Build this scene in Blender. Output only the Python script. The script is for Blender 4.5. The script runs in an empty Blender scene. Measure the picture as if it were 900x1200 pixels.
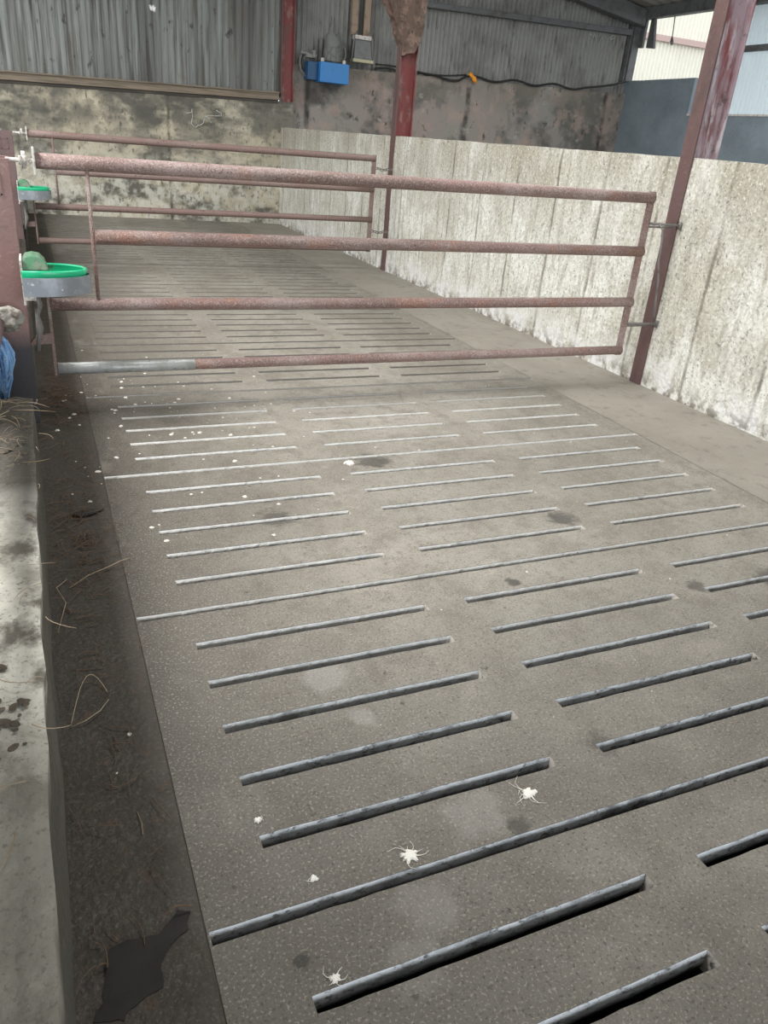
import bpy, bmesh, math, random
from mathutils import Vector, Matrix, noise
rnd = random.Random(7)
ROOF = 22.0
DOOR = 150.0
C = bpy.context.scene.collection
S = bpy.context.scene

# ------------------------------------------------------------------ materials
def mat(name, base, layers=(), rough=0.8, bump=0.0, bump_scale=60, metal=0.0, rough_var=0.0, spec=0.5, extra=None):
    m = bpy.data.materials.new(name); m.use_nodes = True
    nt = m.node_tree; N = nt.nodes; Lk = nt.links
    N.clear()
    out = N.new('ShaderNodeOutputMaterial'); b = N.new('ShaderNodeBsdfPrincipled')
    Lk.new(b.outputs[0], out.inputs[0])
    tc = N.new('ShaderNodeTexCoord')
    def mapping(sc):
        mp = N.new('ShaderNodeMapping'); mp.inputs['Scale'].default_value = sc
        Lk.new(tc.outputs['Object'], mp.inputs['Vector']); return mp.outputs[0]
    def noise_fac(scale, lo, hi, stretch=(1, 1, 1), detail=6, rough_=0.6, off=None):
        n = N.new('ShaderNodeTexNoise'); n.inputs['Scale'].default_value = scale
        n.inputs['Detail'].default_value = detail; n.inputs['Roughness'].default_value = rough_
        mp = N.new('ShaderNodeMapping'); mp.inputs['Scale'].default_value = stretch
        mp.inputs['Location'].default_value = off or (rnd.uniform(-9, 9),)*3
        Lk.new(tc.outputs['Object'], mp.inputs['Vector']); Lk.new(mp.outputs[0], n.inputs['Vector'])
        r = N.new('ShaderNodeMapRange'); r.inputs[1].default_value = lo; r.inputs[2].default_value = hi
        r.clamp = True; Lk.new(n.outputs['Fac'], r.inputs[0]); return r.outputs[0]
    def axis_fac(axis, a, b_):
        sx = N.new('ShaderNodeSeparateXYZ'); Lk.new(tc.outputs['Object'], sx.inputs[0])
        r = N.new('ShaderNodeMapRange'); r.inputs[1].default_value = a; r.inputs[2].default_value = b_
        r.clamp = True; Lk.new(sx.outputs[axis], r.inputs[0]); return r.outputs[0]
    def math_(op, a, b_=None):
        q = N.new('ShaderNodeMath'); q.operation = op
        for i, v in enumerate((a, b_)):
            if v is None: continue
            if isinstance(v, (int, float)): q.inputs[i].default_value = v
            else: Lk.new(v, q.inputs[i])
        return q.outputs[0]
    def mixc(fac, ca, col):
        x = N.new('ShaderNodeMix'); x.data_type = 'RGBA'
        Lk.new(fac, x.inputs[0])
        if isinstance(ca, tuple): x.inputs[6].default_value = ca
        else: Lk.new(ca, x.inputs[6])
        if isinstance(col, tuple): x.inputs[7].default_value = (*col[:3], 1)
        else: Lk.new(col, x.inputs[7])
        return x.outputs[2]
    cur = (*base, 1)
    for ly in layers:
        t = ly.get('t', 'noise'); col = ly['c']; amt = ly.get('a', 1.0)
        if t == 'noise':
            f = noise_fac(ly['s'], ly['lo'], ly['hi'], ly.get('st', (1, 1, 1)), ly.get('d', 6), ly.get('r', 0.6))
        elif t == 'axis':          # band along an axis, broken up by noise
            f = axis_fac(ly['ax'], ly['from'], ly['to'])
            if 's' in ly:
                f = math_('MULTIPLY', f, noise_fac(ly['s'], ly['lo'], ly['hi'], ly.get('st', (1, 1, 1))))
        elif t == 'groove':        # board joints at a fixed pitch along an axis
            sx = N.new('ShaderNodeSeparateXYZ'); Lk.new(tc.outputs['Object'], sx.inputs[0])
            v = math_('ADD', sx.outputs[ly['ax']], -ly['o'] + 100*ly['p'])
            w = N.new('ShaderNodeTexNoise'); w.inputs['Scale'].default_value = 3.0
            Lk.new(tc.outputs['Object'], w.inputs['Vector'])
            v = math_('ADD', v, math_('MULTIPLY', w.outputs['Fac'], 0.03))
            v = math_('MODULO', v, ly['p'])
            v = math_('ABSOLUTE', math_('SUBTRACT', v, ly['p']/2))
            r = N.new('ShaderNodeMapRange'); r.inputs[1].default_value = ly['w']; r.inputs[2].default_value = ly['w']*0.3
            r.clamp = True; Lk.new(v, r.inputs[0])
            f = math_('MULTIPLY', r.outputs[0], noise_fac(4, .35, .6))
        elif t == 'spot':          # a stain or spot of light with its own place and ragged outline
            d = N.new('ShaderNodeVectorMath'); d.operation = 'DISTANCE'
            mp = N.new('ShaderNodeMapping'); mp.inputs['Scale'].default_value = ly.get('st', (1, 1, 1))
            Lk.new(tc.outputs['Object'], mp.inputs['Vector'])
            Lk.new(mp.outputs[0], d.inputs[0])
            st = ly.get('st', (1, 1, 1)); d.inputs[1].default_value = tuple(p*q for p, q in zip(ly['p'], st))
            w = N.new('ShaderNodeTexNoise'); w.inputs['Scale'].default_value = ly.get('ns', 18); w.inputs['Detail'].default_value = 6
            Lk.new(tc.outputs['Object'], w.inputs['Vector'])
            v = math_('ADD', d.outputs['Value'], math_('MULTIPLY', math_('SUBTRACT', w.outputs['Fac'], 0.5), ly['rad']*1.8))
            r = N.new('ShaderNodeMapRange'); r.inputs[1].default_value = ly['rad']; r.inputs[2].default_value = ly['rad']*ly.get('soft', .55)
            r.clamp = True; Lk.new(v, r.inputs[0]); f = r.outputs[0]
        if amt != 1.0: f = math_('MULTIPLY', f, amt)
        cur = mixc(f, cur, col)
    if isinstance(cur, tuple): b.inputs['Base Color'].default_value = cur
    else: Lk.new(cur, b.inputs['Base Color'])
    b.inputs['Metallic'].default_value = metal
    b.inputs['Specular IOR Level'].default_value = spec
    if rough_var:
        f = noise_fac(7, .3, .7); r = N.new('ShaderNodeMapRange')
        r.inputs[3].default_value = max(0.05, rough-rough_var); r.inputs[4].default_value = min(1, rough+rough_var)
        Lk.new(f, r.inputs[0]); Lk.new(r.outputs[0], b.inputs['Roughness'])
    else: b.inputs['Roughness'].default_value = rough
    if bump:
        n = N.new('ShaderNodeTexNoise'); n.inputs['Scale'].default_value = bump_scale; n.inputs['Detail'].default_value = 8
        Lk.new(tc.outputs['Object'], n.inputs['Vector'])
        bp = N.new('ShaderNodeBump'); bp.inputs['Strength'].default_value = bump; bp.inputs['Distance'].default_value = 0.01
        Lk.new(n.outputs['Fac'], bp.inputs['Height']); Lk.new(bp.outputs[0], b.inputs['Normal'])
    return m

FLOORC = (.252, .238, .206)
def spots(lst): return [dict(t='spot', p=(x, y, 0), rad=r, c=c, a=a, ns=ns) for x, y, r, c, a, ns in lst]
DK = (.035, .032, .028); PALE = (.42, .41, .39)
m_floor = mat('slatted_concrete', FLOORC, [
    dict(s=1.6, lo=.40, hi=.66, c=(.175, .158, .133), a=.85),
    dict(s=.8, lo=.46, hi=.64, c=(.33, .31, .275), a=.65),
    dict(s=9, lo=.48, hi=.68, c=(.15, .134, .112), a=.7),
    dict(s=20, lo=.55, hi=.72, c=(.36, .335, .295), a=.4),
    dict(s=34, lo=.54, hi=.70, c=(.115, .10, .082), a=.6),
    dict(t='axis', ax=0, **{'from': 1.05, 'to': .2}, c=(.058, .050, .041), s=3.5, lo=.08, hi=.42, a=.93, st=(1.6, .6, 1)),  # muck, deepened to put the shade beside the low wall into the colour
    dict(t='axis', ax=1, **{'from': 2.3, 'to': 1.1}, c=(.125, .115, .099), s=3, lo=.15, hi=.55, a=.85),  # damp tone that also carries the light falling off towards the near end
    dict(s=150, lo=.56, hi=.68, c=(.45, .41, .34), a=.45, d=2),
    dict(s=120, lo=.57, hi=.68, c=(.05, .045, .04), a=.75, d=2),
    dict(s=24, lo=.70, hi=.76, c=(.04, .036, .03), a=.8, d=3)] + spots([
    (2.04, 2.44, .085, DK, .75, 22), (1.45, 3.25, .11, DK, .7, 20), (1.52, 2.02, .035, DK, .85, 30), (2.22, 1.80, .05, DK, .7, 30),
    (2.60, 1.75, .10, DK, .6, 20), (.80, 2.75, .09, DK, .6, 22), (.92, 1.03, .035, DK, .7, 30), (1.30, 1.2, .05, DK, .5, 30),
    (.33, .89, .02, DK, .8, 40), (.66, 1.70, .09, PALE, .24, 14), (.84, 1.10, .09, PALE, .20, 14), (.62, .92, .09, PALE, .18, 14),
    (.70, 1.50, .05, PALE, .24, 14), (.55, .80, .07, PALE, .16, 14)]),
    rough=.62, bump=.35, bump_scale=120, rough_var=.14)
m_strip = mat('mucky_shaded_concrete', (.05, .042, .034), [  # real muck, darkened towards the kerb to carry its shade in the colour
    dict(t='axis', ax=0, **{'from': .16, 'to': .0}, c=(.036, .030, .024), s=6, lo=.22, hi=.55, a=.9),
    dict(s=140, lo=.57, hi=.68, c=(.17, .15, .115), a=.4, d=2),
    dict(s=30, lo=.54, hi=.70, c=(.035, .03, .024), a=.6),
    dict(s=5, lo=.42, hi=.7, c=(.045, .037, .03), a=.9),
    dict(s=60, lo=.58, hi=.7, c=(.12, .10, .08), a=.5, d=3),
    dict(s=16, lo=.60, hi=.70, c=(.085, .05, .03), a=.6)], rough=.7, bump=.5, bump_scale=60, rough_var=.12)
m_strip_r = mat('edge_concrete', (.29, .27, .235), [
    dict(s=2, lo=.4, hi=.7, c=(.20, .183, .155), a=.7),
    dict(s=12, lo=.55, hi=.72, c=(.11, .098, .08), a=.6),
    dict(s=26, lo=.68, hi=.74, c=(.045, .04, .03), a=.8),
    dict(s=150, lo=.6, hi=.72, c=(.4, .36, .3), a=.5, d=2)], rough=.66, bump=.35, bump_scale=90)
m_slot = mat('wet_slot_edge', (.74, .78, .83), [
    dict(s=14, lo=.50, hi=.66, c=(.33, .35, .38), a=.8, st=(1, 1, 2)),
    dict(s=70, lo=.53, hi=.62, c=(.07, .07, .073), a=.85, st=(.5, 1, 1), d=8, r=.75),
    dict(s=8, lo=.60, hi=.68, c=(.06, .06, .06), a=.6),
    dict(t='axis', ax=1, **{'from': 1.4, 'to': 2.2}, c=(.93, .92, .89), a=.9, s=9, lo=.25, hi=.42),  # crust and dung tones that carry lit slots mid-pen and shaded ones beyond
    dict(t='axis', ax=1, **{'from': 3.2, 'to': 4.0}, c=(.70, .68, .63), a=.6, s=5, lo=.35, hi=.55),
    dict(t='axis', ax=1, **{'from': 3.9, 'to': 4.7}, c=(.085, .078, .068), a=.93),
    dict(t='axis', ax=2, **{'from': -.024, 'to': -.042}, c=(.012, .012, .012))], rough=.35, bump=.6, bump_scale=45, spec=.6)  # last layer paints the loss of light deeper in the slot
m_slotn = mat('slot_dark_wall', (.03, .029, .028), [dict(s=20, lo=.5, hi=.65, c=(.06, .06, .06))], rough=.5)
m_slotend = mat('slot_worn_end', (.52, .49, .45), [dict(s=60, lo=.5, hi=.65, c=(.1, .09, .08))], rough=.8)
m_pit = mat('slurry', (.010, .009, .008), [], rough=.3)
m_joint = mat('joint_dirt', (.085, .075, .063), [dict(s=40, lo=.5, hi=.65, c=(.09, .08, .07))], rough=.9)
m_wallr = mat('limewashed_concrete', (.66, .655, .595), [
    dict(s=1.2, lo=.38, hi=.60, c=(.50, .48, .40), a=.8),
    dict(s=2.6, lo=.45, hi=.60, c=(.80, .80, .76), a=.8, st=(1, 1, .8)),
    dict(t='axis', ax=2, **{'from': .85, 'to': 1.40}, c=(.32, .29, .22), s=2.6, lo=.30, hi=.60, a=.85, st=(1, 1.4, .5)),
    dict(s=11, lo=.48, hi=.66, c=(.34, .315, .255), a=.75, st=(1, 1.4, .3)),
    dict(s=40, lo=.47, hi=.62, c=(.33, .31, .26), a=.7, st=(1, 1, .8), d=8, r=.8),
    dict(s=42, lo=.55, hi=.60, c=(.07, .065, .055), a=.85, st=(1, 1, .9), d=9, r=.85),
    dict(s=50, lo=.53, hi=.64, c=(.82, .80, .74), a=.65, d=6, r=.75),
    dict(t='groove', ax=1, o=3.53, p=.61, w=.020, c=(.13, .115, .085), a=.8),
    dict(t='axis', ax=2, **{'from': .30, 'to': .06}, c=(.74, .74, .74), s=7, lo=.42, hi=.58, a=.85, st=(1, 1, .8), d=8),
    dict(t='axis', ax=2, **{'from': .13, 'to': .0}, c=(.13, .105, .08), s=12, lo=.45, hi=.58, a=.9)], rough=.88, bump=.8, bump_scale=40)
m_back = mat('stained_concrete', (.44, .41, .325), [
    
    dict(s=.9, lo=.42, hi=.66, c=(.52, .465, .345), a=.8),
    dict(s=1.5, lo=.46, hi=.58, c=(.085, .083, .072), a=.9, st=(.7, 1, 1.6)),
    dict(s=6, lo=.52, hi=.66, c=(.20, .185, .15), a=.7),
    dict(t='axis', ax=2, **{'from': 1.05, 'to': .7}, c=(.60, .59, .52), s=7, lo=.42, hi=.58, a=.75),
    dict(s=22, lo=.56, hi=.66, c=(.08, .075, .06), a=.8, st=(1, 1, .5)),
    dict(t='axis', ax=2, **{'from': 1.1, 'to': 1.45}, c=(.09, .088, .078), s=2.2, lo=.40, hi=.56, a=.8),
    dict(t='groove', ax=0, o=1.05, p=2.2, w=.035, c=(.07, .065, .055), a=.9)], rough=.9, bump=.6, bump_scale=22)
m_gable = mat('old_rendered_concrete', (.27, .255, .235), [
    dict(s=.8, lo=.44, hi=.62, c=(.30, .245, .225), a=.75),
    dict(s=1.7, lo=.46, hi=.58, c=(.10, .10, .092), a=.85),
    dict(s=3.0, lo=.52, hi=.62, c=(.38, .29, .25), a=.65),
    dict(s=5, lo=.62, hi=.68, c=(.42, .41, .37), a=.6, st=(.7, 1, 1.2)),
    dict(s=8, lo=.60, hi=.68, c=(.03, .03, .028), a=.8, st=(1, 1, .6)),
    dict(t='spot', p=(4.55, 13.9, 2.05), rad=.42, c=(.03, .029, .028), a=.8, ns=5, soft=.1, st=(1, .2, 1.5)),
    dict(t='groove', ax=0, o=6.0, p=3.05, w=.07, c=(.035, .033, .03), a=.95),
    dict(t='axis', ax=2, **{'from': 2.0, 'to': 2.5}, c=(.19, .175, .145), s=2, lo=.4, hi=.55, a=.7)], rough=.9, bump=.4, bump_scale=20)
m_side = mat('dark_damp_concrete', (.22, .27, .31), [
    dict(s=1.5, lo=.42, hi=.65, c=(.15, .19, .22), a=.8),
    dict(s=5, lo=.55, hi=.68, c=(.19, .20, .20), a=.5, st=(1, 1, 2)),
    dict(s=40, lo=.64, hi=.70, c=(.02, .02, .02), a=.8)], rough=.9, bump=.3, bump_scale=20)
m_kerb = mat('worn_kerb_concrete', (.66, .645, .58), [
    dict(s=2.5, lo=.42, hi=.64, c=(.24, .225, .19), a=.85),
    dict(s=7, lo=.52, hi=.62, c=(.085, .072, .055), a=.9, st=(1, .7, 1)),
    dict(t='axis', ax=1, **{'from': 1.95, 'to': 2.5}, c=(.042, .036, .028), s=9, lo=.08, hi=.32, a=.97),
    dict(t='axis', ax=1, **{'from': 1.5, 'to': 1.0}, c=(.23, .22, .19), s=5, lo=.18, hi=.40, a=.9),
    dict(t='axis', ax=2, **{'from': .355, 'to': .31}, c=(.05, .046, .034), a=.92),  # side face darkened: its shade is put into the colour
    dict(s=90, lo=.56, hi=.68, c=(.13, .12, .10), a=.7, d=3)], rough=.9, bump=.9, bump_scale=40)
m_sheet = mat('weathered_sheeting', (.205, .218, .212), [
    dict(s=.9, lo=.42, hi=.58, c=(.105, .108, .104), a=.85, st=(2.2, 1, .15)),
    dict(s=2.2, lo=.52, hi=.64, c=(.27, .30, .29), a=.75, st=(2.5, 1, .15)),
    dict(s=3.4, lo=.50, hi=.60, c=(.055, .053, .048), a=.85, st=(2.5, 1, .12)),
    dict(s=9, lo=.50, hi=.62, c=(.12, .115, .10), a=.6, st=(2, 1, .1)),
    dict(s=2.0, lo=.58, hi=.68, c=(.13, .095, .07), a=.6, st=(1.5, 1, .4)),
    dict(s=9, lo=.62, hi=.68, c=(.03, .027, .023), a=.8, st=(1, 1, .5)),
    dict(t='spot', p=(1.985, 13.87, 2.958), rad=.05, c=(.9, .9, .9), a=1.0, ns=22)], rough=.8, bump=.2)  # white spot paints daylight showing through a small tear
m_sheet2 = mat('dusty_sheeting', (.28, .285, .275), [
    dict(s=1.6, lo=.45, hi=.65, c=(.15, .15, .145), a=.7),
    dict(s=7, lo=.56, hi=.68, c=(.09, .085, .075), a=.8, st=(2, 1, .4)),
    dict(s=3, lo=.55, hi=.66, c=(.29, .30, .29), a=.5)], rough=.8, bump=.2)
m_wood = mat('weathered_timber', (.20, .165, .125), [
    dict(s=6, lo=.45, hi=.65, c=(.09, .075, .06), a=.85, st=(.25, 2, 6)),
    dict(s=14, lo=.55, hi=.68, c=(.32, .26, .19), a=.7, st=(.15, 2, 8))], rough=.85, bump=.3)
m_wood_d = mat('blackened_timber', (.055, .05, .044), [dict(s=6, lo=.5, hi=.65, c=(.11, .095, .075), a=.7, st=(.3, 2, 6))], rough=.85)
m_steel = mat('dark_steel', (.12, .125, .13), [dict(s=6, lo=.48, hi=.65, c=(.06, .058, .055), a=.8), dict(s=16, lo=.58, hi=.68, c=(.2, .19, .18), a=.6)], rough=.6)
m_col = mat('flaking_red_paint', (.25, .068, .07), [
    dict(s=3, lo=.46, hi=.62, c=(.16, .085, .08), a=.85, st=(1, 1, .6)),
    dict(s=7, lo=.38, hi=.52, c=(.38, .31, .35), a=.8, st=(1.6, 1, .35)),
    dict(s=13, lo=.52, hi=.62, c=(.56, .52, .55), a=.8, st=(1.4, 1, .3)),
    dict(s=14, lo=.58, hi=.66, c=(.09, .06, .05), a=.7)], rough=.6, bump=.6, bump_scale=30)
m_col_d = mat('old_dark_red_paint', (.17, .038, .038), [
    dict(s=4, lo=.46, hi=.62, c=(.12, .06, .055), a=.8, st=(1, 1, .6)),
    dict(s=12, lo=.54, hi=.64, c=(.26, .17, .15), a=.6, st=(1, 1, .5)),
    dict(s=20, lo=.58, hi=.66, c=(.06, .04, .035), a=.7)], rough=.65, bump=.5, bump_scale=30)
m_col_f = mat('brown_purple_paint', (.115, .065, .062), [
    dict(s=8, lo=.5, hi=.66, c=(.075, .048, .045), a=.8, st=(1, 1, .4)),
    dict(s=30, lo=.60, hi=.70, c=(.2, .12, .1), a=.6)], rough=.55, bump=.3, bump_scale=40)
m_flake = mat('peeling_brown_rust', (.10, .065, .05), [
    dict(s=10, lo=.48, hi=.62, c=(.20, .13, .105), a=.8), dict(s=28, lo=.55, hi=.65, c=(.04, .03, .025), a=.85)], rough=.85, bump=1.0, bump_scale=14)
m_pipe = mat('rusty_pink_pipe', (.265, .170, .155), [
    dict(s=1.1, lo=.44, hi=.60, c=(.185, .125, .108), a=.85, st=(1, 1, 1)),
    dict(s=5, lo=.46, hi=.64, c=(.37, .29, .275), a=.8, st=(.5, 1, 1)),
    dict(s=7, lo=.54, hi=.66, c=(.30, .145, .095), a=.65, st=(.6, 1, 1)),
    dict(s=110, lo=.53, hi=.66, c=(.50, .44, .42), a=.6, d=4),
    dict(s=140, lo=.53, hi=.64, c=(.085, .055, .047), a=.8, d=4)], rough=.6, bump=.35, bump_scale=180)
m_pipe_f = mat('brown_pipe', (.20, .135, .12), [
    dict(s=5, lo=.46, hi=.64, c=(.24, .18, .165), a=.8, st=(.5, 1, 1)),
    dict(s=60, lo=.58, hi=.68, c=(.28, .2, .17), a=.5, d=3),
    dict(s=40, lo=.6, hi=.68, c=(.06, .04, .03), a=.7, d=3)], rough=.6, bump=.3, bump_scale=120)
m_galv = mat('galvanised_sleeve', (.50, .52, .52), [
    dict(s=9, lo=.45, hi=.65, c=(.34, .34, .32), a=.8), dict(s=40, lo=.58, hi=.68, c=(.2, .17, .14), a=.7)], rough=.45, metal=.35, bump=.2)
m_galv_d = mat('dull_iron', (.20, .19, .185), [dict(s=20, lo=.5, hi=.65, c=(.11, .085, .075), a=.8)], rough=.5, metal=.3)
m_post = mat('pink_brown_paint', (.235, .135, .125), [
    dict(s=3, lo=.45, hi=.65, c=(.28, .18, .17), a=.8),
    dict(s=50, lo=.60, hi=.70, c=(.36, .27, .25), a=.5, d=3),
    dict(s=14, lo=.62, hi=.70, c=(.09, .06, .055), a=.7),
    dict(t='axis', ax=2, **{'from': .50, 'to': .38}, c=(.035, .038, .045), s=4, lo=.1, hi=.3, a=.95)], rough=.55, bump=.2, bump_scale=60)  # foot of the post painted dark for the shade behind the kerb
m_post_f = mat('dull_purple_paint', (.14, .09, .09), [dict(s=6, lo=.5, hi=.65, c=(.1, .065, .065), a=.8)], rough=.6)
m_green = mat('green_enamel', (.012, .42, .20), [dict(s=14, lo=.58, hi=.68, c=(.10, .14, .085), a=.8), dict(s=50, lo=.64, hi=.7, c=(.02, .05, .03), a=.8)], rough=.35)
m_green_d = mat('dirty_green_cover', (.15, .21, .15), [dict(s=16, lo=.45, hi=.6, c=(.05, .20, .10), a=.8), dict(s=30, lo=.55, hi=.66, c=(.10, .085, .06), a=.8)], rough=.6)
m_band = mat('worn_grey_band', (.24, .265, .295), [dict(s=9, lo=.48, hi=.66, c=(.36, .39, .42), a=.8), dict(s=40, lo=.64, hi=.7, c=(.7, .7, .7), a=.8), dict(s=20, lo=.6, hi=.68, c=(.2, .13, .09), a=.6)], rough=.4, metal=.4)
m_water = mat('drinking_water', (.02, .03, .025), [], rough=.05)
m_white = mat('chipped_white_metal', (.62, .60, .57), [dict(s=40, lo=.5, hi=.62, c=(.26, .22, .19), a=.85)], rough=.6)
m_blue = mat('blue_enamel', (.028, .20, .52), [dict(s=10, lo=.6, hi=.7, c=(.02, .10, .26), a=.8), dict(s=30, lo=.66, hi=.72, c=(.03, .03, .035), a=.6)], rough=.45)
m_navy = mat('dark_blue_panel', (.012, .07, .17), [], rough=.5)
m_motor = mat('grey_motor_casing', (.16, .17, .165), [dict(s=10, lo=.5, hi=.65, c=(.10, .10, .095))], rough=.6)
m_black = mat('black_rubber', (.018, .018, .018), [], rough=.6)
m_hose = mat('grey_hose', (.20, .20, .19), [], rough=.6)
m_panel = mat('grey_panel', (.14, .15, .155), [dict(s=8, lo=.5, hi=.66, c=(.09, .095, .095))], rough=.5)
m_cream = mat('cream_plastic', (.46, .43, .30), [], rough=.6)
m_tan = mat('tan_conduit', (.33, .255, .19), [dict(s=10, lo=.5, hi=.65, c=(.22, .16, .12))], rough=.7)
m_orange = mat('orange_plastic', (.78, .30, .02), [], rough=.45)
m_blue_t = mat('blue_twine', (.22, .40, .66), [dict(s=20, lo=.45, hi=.62, c=(.06, .16, .38), a=.85, st=(1, 1, .2)), dict(s=60, lo=.58, hi=.66, c=(.55, .62, .7), a=.7)], rough=.75)
m_straw = mat('straw', (.36, .29, .20), [dict(s=5, lo=.45, hi=.6, c=(.26, .19, .11))], rough=.75)
m_straw_d = mat('old_brown_straw', (.13, .08, .047), [dict(s=5, lo=.45, hi=.6, c=(.11, .075, .045))], rough=.85)
m_drop = mat('white_dropping', (.82, .80, .75), [dict(s=60, lo=.6, hi=.68, c=(.45, .42, .36), a=.8)], rough=.8)
m_speck = mat('pale_speck', (.60, .58, .53), [], rough=.85)
m_wet = mat('wet_patch', (.018, .016, .013), [dict(s=12, lo=.45, hi=.6, c=(.010, .009, .008))], rough=.5, spec=.25)
m_stick = mat('dark_feather', (.02, .018, .016), [], rough=.7)
m_muck = mat('dried_muck', (.085, .07, .052), [dict(s=12, lo=.5, hi=.62, c=(.15, .125, .09), a=.8), dict(s=40, lo=.55, hi=.65, c=(.03, .026, .02), a=.8)], rough=.9, bump=1.0, bump_scale=30)
m_lump = mat('broken_concrete', (.36, .345, .31), [dict(s=22, lo=.48, hi=.6, c=(.14, .12, .095), a=.85)], rough=.9, bump=1.0, bump_scale=30)
m_facade = mat('cream_profiled_sheet', (.86, .84, .74), [dict(s=1, lo=.45, hi=.65, c=(.80, .78, .69), a=.6)], rough=.6)
m_rail_pk = mat('faded_pink_rail', (.52, .38, .35), [], rough=.7)
m_roof = mat('roof_sheet_underside', (.33, .32, .295), [dict(s=2, lo=.45, hi=.65, c=(.2, .19, .17), a=.7)], rough=.85)
m_ground = mat('yard_concrete', (.34, .325, .30), [dict(s=1, lo=.45, hi=.62, c=(.24, .23, .21))], rough=.9)
m_passage = mat('passage_concrete', (.30, .285, .255), [dict(s=1.5, lo=.45, hi=.62, c=(.2, .185, .16))], rough=.9)
# translucent sheet of the side cladding
m_trans = bpy.data.materials.new('translucent_sheet'); m_trans.use_nodes = True
_n = m_trans.node_tree; _n.nodes.clear()
_o = _n.nodes.new('ShaderNodeOutputMaterial'); _mx = _n.nodes.new('ShaderNodeMixShader'); _mx.inputs[0].default_value = .35
_t = _n.nodes.new('ShaderNodeBsdfTranslucent'); _t.inputs[0].default_value = (.84, .90, .93, 1)
_d = _n.nodes.new('ShaderNodeBsdfDiffuse'); _d.inputs[0].default_value = (.7, .75, .78, 1)
_n.links.new(_t.outputs[0], _mx.inputs[1]); _n.links.new(_d.outputs[0], _mx.inputs[2]); _n.links.new(_mx.outputs[0], _o.inputs[0])

# ------------------------------------------------------------------ mesh helpers
def obj(name, bm, materials, parent=None, smooth=False, bevel=0, loc=None, keep=False):
    me = bpy.data.meshes.new(name)
    if not keep: bmesh.ops.recalc_face_normals(bm, faces=bm.faces)
    bm.to_mesh(me); bm.free()
    for m in (materials if isinstance(materials, (list, tuple)) else [materials]): me.materials.append(m)
    if smooth:
        for p in me.polygons: p.use_smooth = True
    o = bpy.data.objects.new(name, me); C.objects.link(o)
    if parent: o.parent = parent
    if loc: o.location = loc
    if bevel:
        b = o.modifiers.new('bevel', 'BEVEL'); b.width = bevel; b.segments = 2; b.limit_method = 'ANGLE'
    return o
def tag(o, label, cat, group=None, kind=None):
    o['label'] = label; o['category'] = cat
    if group: o['group'] = group
    if kind: o['kind'] = kind
    return o
def thing(name, label, cat, loc=(0, 0, 0), group=None):
    o = bpy.data.objects.new(name, None); C.objects.link(o); o.location = loc; o.empty_display_size = .1
    return tag(o, label, cat, group)
def struct(o, label=None, cat=None):
    o['kind'] = 'structure'
    if label: o['label'] = label
    if cat: o['category'] = cat
    return o
def box(bm, x0, x1, y0, y1, z0, z1, mi=0):
    v = [bm.verts.new(p) for p in ((x0, y0, z0), (x1, y0, z0), (x1, y1, z0), (x0, y1, z0), (x0, y0, z1), (x1, y0, z1), (x1, y1, z1), (x0, y1, z1))]
    for f in ((3, 2, 1, 0), (4, 5, 6, 7), (0, 1, 5, 4), (1, 2, 6, 5), (2, 3, 7, 6), (3, 0, 4, 7)):
        bm.faces.new([v[i] for i in f]).material_index = mi
    return v
def hexa(bm, pts, mi=0):     # 8 points, bottom four then top four
    v = [bm.verts.new(p) for p in pts]
    for f in ((3, 2, 1, 0), (4, 5, 6, 7), (0, 1, 5, 4), (1, 2, 6, 5), (2, 3, 7, 6), (3, 0, 4, 7)):
        bm.faces.new([v[i] for i in f]).material_index = mi
def tube(bm, pts, r, seg=14, mi=0, caps=True):
    pts = [Vector(p) for p in pts]; rs = r if isinstance(r, (list, tuple)) else [r]*len(pts)
    rings = []; up = None
    for i, p in enumerate(pts):
        d = (pts[min(i+1, len(pts)-1)] - pts[max(i-1, 0)]).normalized()
        if up is None:
            up = Vector((0, 0, 1)) if abs(d.z) < .9 else Vector((0, 1, 0))
        a = d.cross(up).normalized(); b = a.cross(d).normalized(); up = b
        rings.append([bm.verts.new(p + (a*math.cos(t) + b*math.sin(t))*rs[i]) for t in [2*math.pi*k/seg for k in range(seg)]])
    for r0, r1 in zip(rings, rings[1:]):
        for k in range(seg):
            f = bm.faces.new((r0[k], r0[(k+1) % seg], r1[(k+1) % seg], r1[k])); f.material_index = mi; f.smooth = True
    if caps:
        for rr in (rings[0], rings[-1]):
            bm.faces.new(rr).material_index = mi
def lathe(bm, prof, c=(0, 0, 0), seg=20, mi=0):
    rings = [[bm.verts.new((c[0]+r*math.cos(2*math.pi*k/seg), c[1]+r*math.sin(2*math.pi*k/seg), c[2]+z)) for k in range(seg)] for r, z in prof]
    for a, b in zip(rings, rings[1:]):
        for k in range(seg): bm.faces.new((a[k], a[(k+1) % seg], b[(k+1) % seg], b[k])).material_index = mi
    bm.faces.new(rings[0]).material_index = mi; bm.faces.new(rings[-1]).material_index = mi
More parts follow.
